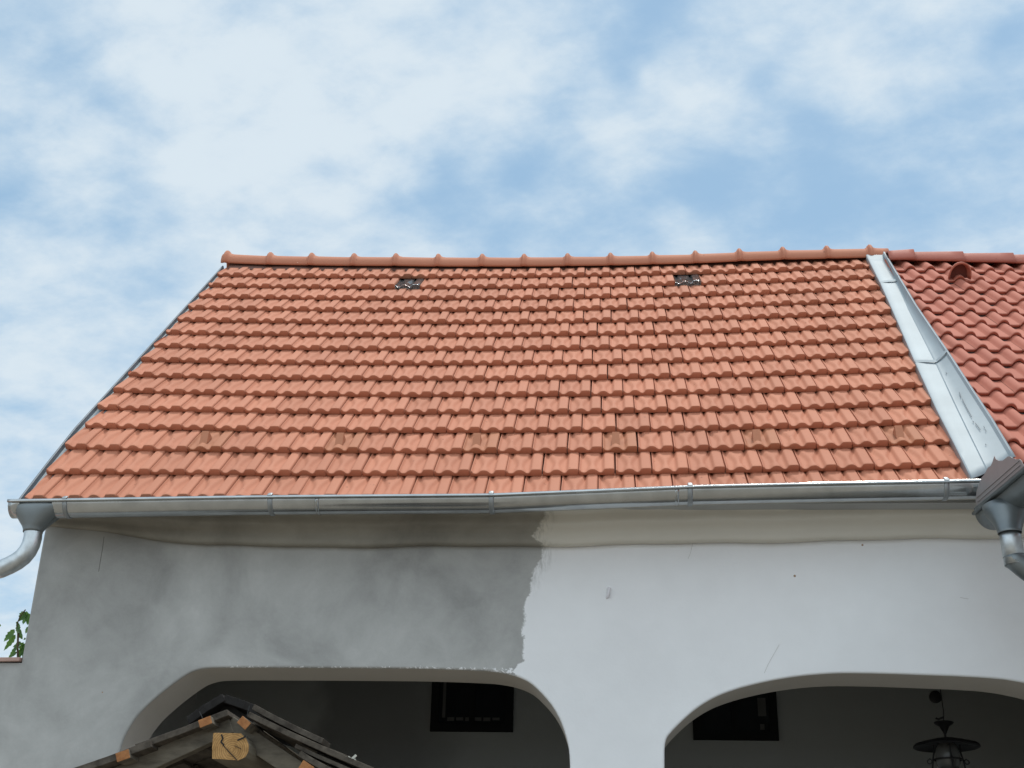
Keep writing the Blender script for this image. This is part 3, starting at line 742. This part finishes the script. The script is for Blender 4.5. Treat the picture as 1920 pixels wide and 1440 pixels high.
# wing wall and its courtyard-facing slope (outside the frame)
mb = MB(); mb.box(2.75, 2.98, 3.2, YW, 0, 4.0); mb.box(2.98, 5.4, 3.2, 3.4, 0, 4.0); mb.build('wing_wall', M_WALL, wing)
mb = MB()
mb.grid([[(2.32, 6.55, 4.10), (2.62, 2.9, 4.10)], [(3.95, 6.4, 5.65), (4.2, 2.9, 5.65)], [(5.7, 6.4, 4.1), (5.9, 2.9, 4.1)]])
mb.build('wing_slope', M_CLAY2, wing, solid=.06)

# ---- porch details: windows, vent, hook
def window(pxs, pys, pane_marks):
    a = at(pxs[0], pys[1], PY); c_ = at(pxs[1], pys[1], PY); x0, x1, z0 = a.x, c_.x, min(a.z, c_.z); z1 = z0+.62
    root = None
    b = MB(); fw = .055
    b.box(x0, x1, PY-.03, PY-.001, z0, z0+fw); b.box(x0, x1, PY-.03, PY-.001, z1-fw, z1); b.box(x0, x0+fw, PY-.03, PY-.001, z0+fw, z1-fw); b.box(x1-fw, x1, PY-.03, PY-.001, z0+fw, z1-fw)
    b.box((x0+x1)/2-.02, (x0+x1)/2+.02, PY-.026, PY-.001, z0+fw, z1-fw)
    fr = b.build('window', M_WFRAME, house)
    b = MB(); b.box(x0+fw, x1-fw, PY-.012, PY-.003, z0+fw, z1-fw); b.build('window_pane', M_PANE, fr)
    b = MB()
    if pane_marks == 1:
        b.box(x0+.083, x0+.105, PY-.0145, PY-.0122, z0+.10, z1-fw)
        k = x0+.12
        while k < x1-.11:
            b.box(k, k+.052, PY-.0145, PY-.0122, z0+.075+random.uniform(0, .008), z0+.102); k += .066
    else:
        xx = at(1420, 1320, PY).x; b.box(xx, xx+.058, PY-.0145, PY-.0122, z0+.17, z0+.30); b.box(xx+.01, xx+.04, PY-.0145, PY-.0122, z0+.075, z0+.115)  # pale slips laid on the pane stand for a reflection in the glass
    b.build('lace_and_glint', M_LACE_GLINT, fr)
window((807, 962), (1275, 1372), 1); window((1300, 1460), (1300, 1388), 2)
b = MB(); c_ = at(1754, 1307, PY-.01)
b.tube([c_+Vector((0, .02, 0)), c_+Vector((0, -.01, 0)), c_+Vector((0, -.014, 0)), c_+Vector((0, -.013, 0))], [.043, .043, .034, .012], 24); b.build('wall_vent', M_IRON, house, smooth=40)
b = MB(); c_ = at(1140, 1112, YW)     # small plaster-daubed hook in the white wall
b.tube([c_+Vector((.004, .01, .03)), c_+Vector((.006, -.012, .022)), c_+Vector((.004, -.015, 0)), c_+Vector((0, -.012, -.02)), c_+Vector((-.008, .01, -.03))], [.010, .009, .007, .009, .008], 10); b.build('wall_hook', mat('painted_hook', (.7, .68, .7), .7), house, smooth=60)
M_CRACK = mat('hairline_crack', (.40, .38, .35), .9)
def crack(pts, w=.0016, mt=None):
    b = MB()
    P = [at(a, c_, YW) for a, c_ in pts]
    for p, q_ in zip(P, P[1:]):
        b.beam(p+Vector((0, -.0006, 0)), q_+Vector((0, -.0006, 0)), .0016, w, Vector((0, -1, 0)).cross((q_-p).normalized()))
    b.build('plaster_crack', mt or M_CRACK, house)
crack([(195, 1006), (192, 1030), (188, 1052), (185, 1072)], .0026, mat('old_trowel_crack', (.20, .195, .18), .9))
crack([(1461, 1209), (1450, 1228), (1440, 1246), (1433, 1262)], .0013); crack([(1301, 1012), (1297, 1026), (1295, 1036), (1290, 1048)], .0012)
crack([(1800, 1120), (1808, 1122), (1816, 1123)], .0012)
M_CHIP = mat('exposed_render', (.33, .22, .14), .9)
for a, c_, r in [(1490, 1080, .007), (1617, 1022, .006), (192, 1298, .004), (1192, 1002, .005), (1424, 963, .006), (1188, 965, .005)]:
    b = MB(); p = at(a, c_, YW); b.tube([p+Vector((0, -.0012 if c_ > 1010 else -.05, 0)), p+Vector((0, .02, 0))], r, 7); b.build('plaster_chip', M_CHIP, house)

# ------------------------------------------------------------------ hanging lamp
LY = 8.306
lp = at(1774, 1393, LY)
lamp = thing('hanging_lamp', 'black iron lantern with wide flat shade hanging under the right-hand arch', 'lamp', lp)
b = MB(); b.lathe([(0, .035), (.05, .028), (.12, .012), (.185, -.006), (.196, -.016), (.198, -.026), (.190, -.030), (.183, -.022), (.12, -.004), (.06, .004), (0, .006)], lp, 40)
b.build('lamp_shade', M_IRON, lamp, smooth=60)
b = MB(); b.lathe([(.006, .020), (.006, .052), (.018, .075), (.030, .098), (.052, .112), (.060, .122), (.056, .126), (.02, .124), (0, .13)], lp, 24); b.build('smoke_bell', M_IRON, lamp, smooth=50)
b = MB(); top = Vector((lp.x-.03, LY, 3.94))
pts = [lp+Vector((0, 0, .125))]
for k in range(1, 13):
    t = k/12; p = (lp+Vector((0, 0, .125))).lerp(top, t); p.x += .018*math.sin(t*3.1)+.004*math.sin(t*20); pts.append(p)
b.tube(pts, .0035, 6); b.tube([lp+Vector((.004, 0, .155)), lp+Vector((-.012, 0, .150)), lp+Vector((-.03, 0, .142)), lp+Vector((-.046, 0, .150))], .006, 6)
b.build('hanging_chain', M_IRON, lamp)
b = MB(); b.lathe([(.05, -.005), (.068, -.03), (.074, -.07), (.070, -.12), (.055, -.16), (.03, -.18)], lp, 24); b.build('lamp_globe', M_GLOBE, lamp, smooth=60)
b = MB()
ring = [lp+Vector((.083*math.cos(k*math.pi/12), .083*math.sin(k*math.pi/12), -.10)) for k in range(25)]; b.tube(ring, .005, 6)
for q in (0, math.pi/2, math.pi, 3*math.pi/2):
    u = Vector((math.cos(q), math.sin(q), 0))
    b.tube([lp+u*.078+Vector((0, 0, -.01)), lp+u*.078+Vector((0, 0, -.05)), lp+u*.090+Vector((0, 0, -.10)), lp+u*.098+Vector((0, 0, -.16))], .005, 6)
    cc = lp+u*.112+Vector((0, 0, -.112)); b.tube([cc+(u*math.cos(a)+Vector((0, 0, 1))*math.sin(a))*(.018-.001*a) for a in [k*math.pi/6 for k in range(3, 16)]], .0042, 6)
b.lathe([(.06, -.16), (.098, -.165), (.098, -.175), (.05, -.19), (.02, -.25), (0, -.27)], lp, 20)
b.build('lamp_cage', M_IRON, lamp, smooth=60)
adopt(lamp)

# ------------------------------------------------------------------ garden wall and vine at the left
gw = thing('garden_wall', 'grey rendered garden wall with tile coping joining the house corner', 'wall', (-4.6, YW, 0))
mb = MB()
zg = at(20, 1243, YW).z
mb.box(-6.2, -3.331, YW, YW+.25, 0, zg); mb.build('wall_body', M_WALL, gw)
mb = MB()
n = 10
for i in range(n):
    x0 = -6.2+2.86*i/n; x1 = x0+2.86/n-.004; dz = random.uniform(-.006, .006)
    mb.hexa([(x0, YW-.025, zg-.004+dz), (x1, YW-.025, zg+.002+dz), (x1, YW+.27, zg+.03+dz), (x0, YW+.27, zg+.03+dz), (x0, YW-.02, zg+.022+dz), (x1, YW-.02, zg+.026+dz), (x1, YW+.26, zg+.06+dz), (x0, YW+.26, zg+.06+dz)])
mb.build('tile_coping', mat('pale_clay_coping', (.42, .27, .22), .85, var=.2, vscale=6), gw, bevel=.006); adopt(gw)

vine = thing('climbing_vine', 'green leafy vine growing up behind the house corner above the garden wall', 'plant', (-3.75, 7.9, 0))
VY = 7.75
b = MB()
stem_px = [(40, 1300), (34, 1250), (33, 1215), (34, 1190), (32, 1170), (38, 1155), (48, 1143)]
b.tube([Vector((-3.7, VY, 0)), at(30, 1420, VY)]+[at(a, c_, VY) for a, c_ in stem_px], [.014, .012]+[.007]*4+[.004]*3, 8)
b.tube([at(10, 1262, VY), at(3, 1240, VY), at(1, 1233, VY), at(6, 1233, VY), at(9, 1238, VY)], .0022, 6)
b.build('stem', M_STEM, vine, smooth=60)
lb = MB()
def leaf(base, tip, wid, tw=0.0, serr=5):
    d = tip-base; Ln = d.length; d.normalize(); vdir = Vector((0, 1, 0)); sd = d.cross(vdir).normalized(); nn = sd.cross(d)
    sd = (sd*math.cos(tw)+nn*math.sin(tw)); nn = d.cross(sd); k = 13; rows = []
    for i in range(k+1):
        t = i/k; w_ = wid*(math.sin(math.pi*min(1, t**.75))**.9)*(1+.16*((i % 3)-1)) if 0 < i < k else .0008
        c_ = base+d*Ln*t+nn*(-.12*Ln*math.sin(math.pi*t))
        rows.append([c_-sd*w_+nn*w_*.35, c_-sd*w_*.5+nn*w_*.12, c_, c_+sd*w_*.5+nn*w_*.12, c_+sd*w_+nn*w_*.35])
    lb.grid(rows)
def lpx(a, c_, dy=0.0): return at(a, c_, VY+dy)
for bx, by, tx, ty, w_ in [(27, 1180, 7, 1203, .020), (29, 1190, 7, 1220, .017), (34, 1178, 40, 1194, .012), (34, 1170, 33, 1188, .014), (46, 1146, 36, 1165, .022), (50, 1146, 43, 1171, .022), (54, 1150, 52, 1172, .02),
                           (33, 1165, 30, 1174, .006), (36, 1186, 42, 1199, .013), (30, 1166, 38, 1174, .007), (52, 1175, 48, 1188, .01), (40, 1205, 24, 1213, .018), (44, 1204, 34, 1236, .028), (30, 1214, 15, 1235, .016), (47, 1206, 44, 1240, .03),
                           (34, 1208, 25, 1222, .016), (32, 1222, 18, 1233, .014), (50, 1208, 52, 1240, .03), (0, 1170, -3, 1176, .01), (48, 1196, 44, 1200, .006)]:
    leaf(lpx(bx, by), lpx(tx, ty, random.uniform(-.04, .04)), w_, random.uniform(-.7, .7))
for k in range(170):     # the mass of the vine behind the corner and the garden wall
    z = random.uniform(1.6, 3.28); x = -3.62+random.gauss(0, .20)+(.15 if z > 3.1 else 0); y = VY+random.uniform(-.1, .25)
    if z > 3.02: x = max(x, -3.34)
    p = Vector((x, y, z)); leaf(p, p+Vector((random.uniform(-.07, .07), random.uniform(-.04, .04), -random.uniform(.05, .11))), random.uniform(.016, .03), random.uniform(-1, 1))
lb.build('leaves', M_LEAF, vine, smooth=60); adopt(vine)

# ------------------------------------------------------------------ wooden well shelter in the foreground
WY = 4.6
def wp(px, py, dy=0.0): return at(px, py, WY+dy)
well = thing('well_shelter', 'small old well shelter with grey wooden shingle roof and orange log end', 'shelter', (wp(430, 1400).x, WY+.7, 0))
def shing(a, b_, thick, depth, y0, mats, name='shingle', rot=0.0, taper=1.0, label=None):
    a = Vector(a); b_ = Vector(b_); d = (b_-a).normalized(); n_ = Vector((-d.z, 0, d.x))
    if n_.z < 0: n_ = -n_
    y = Vector((0, 1, 0)); m_ = MB(); n = 6
    rows = []
    for i in range(n+1):
        t = i/n; c_ = a.lerp(b_, t); c_ = c_+n_*.004*math.sin(3*t+a.y*9); th = thick*(1+(taper-1)*t)
        yy = Vector((0, y0-a.y, 0)); j0 = .003*math.sin(i*2.1+a.x*40)
        rows.append([c_+yy-n_*th/2+y*j0, c_+yy+n_*th/2+y*j0, c_+yy+n_*th/2+y*depth, c_+yy-n_*th/2+y*depth, c_+yy-n_*th/2+y*j0])
    m_.grid(rows); m_.F.append((3, 2, 1, 0)); e = 5*n; m_.F.append((e, e+1, e+2, e+3))
    o = m_.build(name, mats, well, bevel=.0015)
    if label: o['label'] = label
    bm_ = bmesh.new(); bm_.from_mesh(o.data); bmesh.ops.remove_doubles(bm_, verts=bm_.verts, dist=.0001); bmesh.ops.recalc_face_normals(bm_, faces=bm_.faces); bm_.to_mesh(o.data); bm_.free()
    return o
# front-row shingles as seen, then the rows behind them
front = [((60, 1471), (283, 1395), .024, 0), ((250, 1398), (424, 1334), .022, .02), ((172, 1433), (292, 1386), .016, .05),
         ((466, 1338), (700, 1446), .019, 0), ((470, 1320), (600, 1387), .020, .04), ((553, 1396), (700, 1462), .014, .01), ((563, 1412), (640, 1456), .020, -.01), ((598, 1398), (690, 1436), .014, .09), ((640, 1420), (735, 1462), .012, .05)]
for (a, c_, th, dy) in front:
    shing(wp(*a), wp(*c_), th, .12, WY+dy, M_SHING)
for k in range(1, 9):
    y = WY+.13*k
    for (a, c_, th) in (((60, 1468), (283, 1392), .02), ((250, 1396), (420, 1332), .02), ((470, 1336), (640, 1414), .02), ((585, 1396), (760, 1480), .02)):
        sc = 0; A_, C_ = wp(*a), wp(*c_); dz = random.uniform(-.006, .006)
        shing(A_+Vector((random.uniform(-.02, .02), y-WY, dz)), C_+Vector((random.uniform(-.02, .02), y-WY, dz)), th, .122, y, M_SHING)
# ridge boards standing over the joint
rl_ = wp(350, 1347); rt_ = wp(420, 1306); rr_ = wp(475, 1330)
M_RB = wood('blackened_ridge_board', (.008, .007, .006), (.03, .027, .025), (9, 3, 9))
q0, q1, q2 = wp(352, 1350, .24), wp(420, 1308, .24), wp(492, 1338, .24)
shing(q0, q1, .03, .95, WY+.24, M_RB, 'ridge_board')
shing(q1+Vector((0, .004, 0)), q2, .03, .95, WY+.245, M_RB, 'ridge_board')
m_ = MB(); V_, F_ = prism([(p.x, p.z) for p in (q0+Vector((.02, 0, -.03)), q1+Vector((0, 0, -.01)), q2+Vector((-.02, 0, -.03)), wp(430, 1372, .24))], WY+.30, WY+.32); m_.add(V_, F_); m_.build('gable_board', M_RB, well)
# battens with fresh-sawn ends
def batten(a, c_, dirpx, w_, h_, dy=0.0):
    A_ = wp((a[0]+c_[0])/2, (a[1]+c_[1])/2, dy); ang = dirpx
    u = Vector((math.cos(ang), 0, math.sin(ang))); n_ = Vector((-math.sin(ang), 0, math.cos(ang)))
    def bx(y0, y1, nm, mt, par, s=1.0):
        m_ = MB(); m_.hexa([A_+(-u*w_-n_*h_)*s+Vector((0, y0, 0)), A_+(u*w_-n_*h_)*s+Vector((0, y0, 0)), A_+(u*w_-n_*h_)*s+Vector((0, y1, 0)), A_+(-u*w_-n_*h_)*s+Vector((0, y1, 0)),
                            A_+(-u*w_+n_*h_)*s+Vector((0, y0, 0)), A_+(u*w_+n_*h_)*s+Vector((0, y0, 0)), A_+(u*w_+n_*h_)*s+Vector((0, y1, 0)), A_+(-u*w_+n_*h_)*s+Vector((0, y1, 0))]); return m_.build(nm, mt, par, bevel=.002)
    o = bx(0, 1.15, 'batten', M_RAFT, well)
    bx(-.003, -.0002, 'batten_end', M_CUT, o, .99)
batten((373, 1345), (397, 1362), rad(22), .023, .014, -.015)
batten((218, 1408), (243, 1426), rad(20), .024, .016, -.015)
batten((448, 1345), (467, 1366), rad(-38), .021, .015, -.01)
batten((563, 1431), (585, 1450), rad(-30), .024, .018, -.01)
# rafters
def rafter(a, c_, w_, y):
    m_ = MB(); m_.beam(wp(*a, min(y, .24))+Vector((0, max(0, y-.24), 0)), wp(*c_, min(y, .24))+Vector((0, max(0, y-.24), 0)), .05, w_, Vector((0, 0, 1))); return m_.build('rafter', M_RAFT, well, bevel=.003)
rafter((90, 1518), (436, 1359), .066, .10); rafter((430, 1360), (640, 1500), .066, .105)
rafter((90, 1512), (432, 1362), .062, .95); rafter((418, 1352), (640, 1502), .062, .96)
# ridge log: hewn square on the left, bark round on the right
lo = [(400, 1375), (402, 1374), (452, 1375), (462, 1385), (467, 1397), (466, 1410), (460, 1420), (447, 1426), (420, 1424), (398, 1423), (398, 1400)]
P = [wp(a, c_, -.02) for a, c_ in lo]; n = len(P)
m_ = MB(); m_.V += P+[p+Vector((0, 1.15, 0)) for p in P]; m_.F += [tuple(range(2*n-1, n-1, -1))]+[(i, (i+1) % n, (i+1) % n+n, i+n) for i in range(n)]
lg = m_.build('ridge_log', M_LOGS, well)
cc = sum(P, Vector())/n
t_ = M_LOG.node_tree; tc_ = N(t_, 'ShaderNodeTexCoord'); mp_ = N(t_, 'ShaderNodeMapping'); mp_.inputs['Location'].default_value = (-cc.x-.004, -cc.y, -cc.z+.01); L(t_, tc_.outputs['Object'], mp_.inputs[0])
wv = N(t_, 'ShaderNodeTexWave', wave_type='RINGS', rings_direction='Y'); wv.inputs['Scale'].default_value = 42; wv.inputs['Distortion'].default_value = 2.5; wv.inputs['Detail'].default_value = 3; wv.inputs['Detail Scale'].default_value = 2; L(t_, mp_.outputs[0], wv.inputs['Vector'])
pr_ = t_.nodes['Principled BSDF']; src_ = pr_.inputs['Base Color'].links[0].from_socket; sc_ = N(t_, 'ShaderNodeVectorMath', operation='SCALE'); L(t_, src_, sc_.inputs[0]); L(t_, mth(t_, 'MULTIPLY_ADD', wv.outputs['Fac'], .35, .72), sc_.inputs['Scale']); L(t_, sc_.outputs[0], pr_.inputs['Base Color'])
m_ = MB(); m_.V += [cc+(p-cc)*.995+Vector((0, -.001, 0)) for p in P]; m_.F += [tuple(range(n))]; m_.build('log_end', M_LOG, lg, solid=.002)['label'] = 'orange sawn end of the ridge log'
m_ = MB()
for pts, w_ in (([(415, 1377), (418, 1385), (414, 1391), (420, 1397)], .005), ([(445, 1388), (455, 1384), (461, 1380)], .005), ([(418, 1397), (430, 1410), (444, 1425)], .0025), ([(440, 1398), (452, 1404)], .0015)):
    Q = [wp(a, c_, -.0245) for a, c_ in pts]
    for p, q_ in zip(Q, Q[1:]): m_.beam(p, q_, .002, w_, Vector((0, -1, 0)).cross((q_-p).normalized()))
m_.build('log_check', M_BLACK, lg)
# pale broken splinter on the right slope and a lichen-pale board end on the left
m_ = MB(); sp0 = wp(628, 1417, .03); sp1 = wp(692, 1441, .03)
m_.beam(sp0, sp1, .03, .010)
for a, c_ in (((655, 1427), (668, 1416)), ((650, 1425), (656, 1419)), ((660, 1429), (667, 1424))): m_.beam(wp(*a, .03), wp(*c_, .03), .006, .008)
m_.build('splinter', mat('pale_birch', (.55, .53, .46), .8, var=.2, vscale=20), well)
shing(wp(158, 1423)+Vector((0, .3, .0)), wp(215, 1412)+Vector((0, .3, 0)), .035, .08, WY+.3, wood('buff_board', (.30, .22, .15), (.45, .35, .25), (9, 9, 20)), 'board_end')
# iron nails
for a, c_ in (((468, 1323), (463, 1342)), ((374, 1334), (380, 1347))):
    m_ = MB(); m_.tube([wp(*a, -.01), wp(*c_, -.01)], .0014, 6); m_.build('nail', M_IRON, well)
# posts, tie beams and the well ring below the frame
for x_ in (wp(215, 1440).x+.02, wp(600, 1440).x+.02):
    for y_ in (WY+.12, WY+.95):
        m_ = MB(); zt_ = 2.13 if x_ < -1.3 else 2.10; m_.box(x_-.045, x_+.045, y_-.045, y_+.045, 0, zt_); m_.build('post', M_RAFT, well, bevel=.004)
for y_ in (WY+.12, WY+.95):
    m_ = MB(); m_.beam((wp(215, 1440).x-.1, y_, 2.08), (wp(600, 1440).x+.14, y_, 2.08), .07, .07); m_.build('tie_beam', M_RAFT, well)
m_ = MB(); m_.lathe([(.42, 0), (.42, .8), (.46, .82), (.46, .88), (.34, .88), (.34, .1)], (wp(430, 1400).x, WY+.55, 0), 32); m_.build('well_ring', M_CEM, well, smooth=40)
adopt(well)
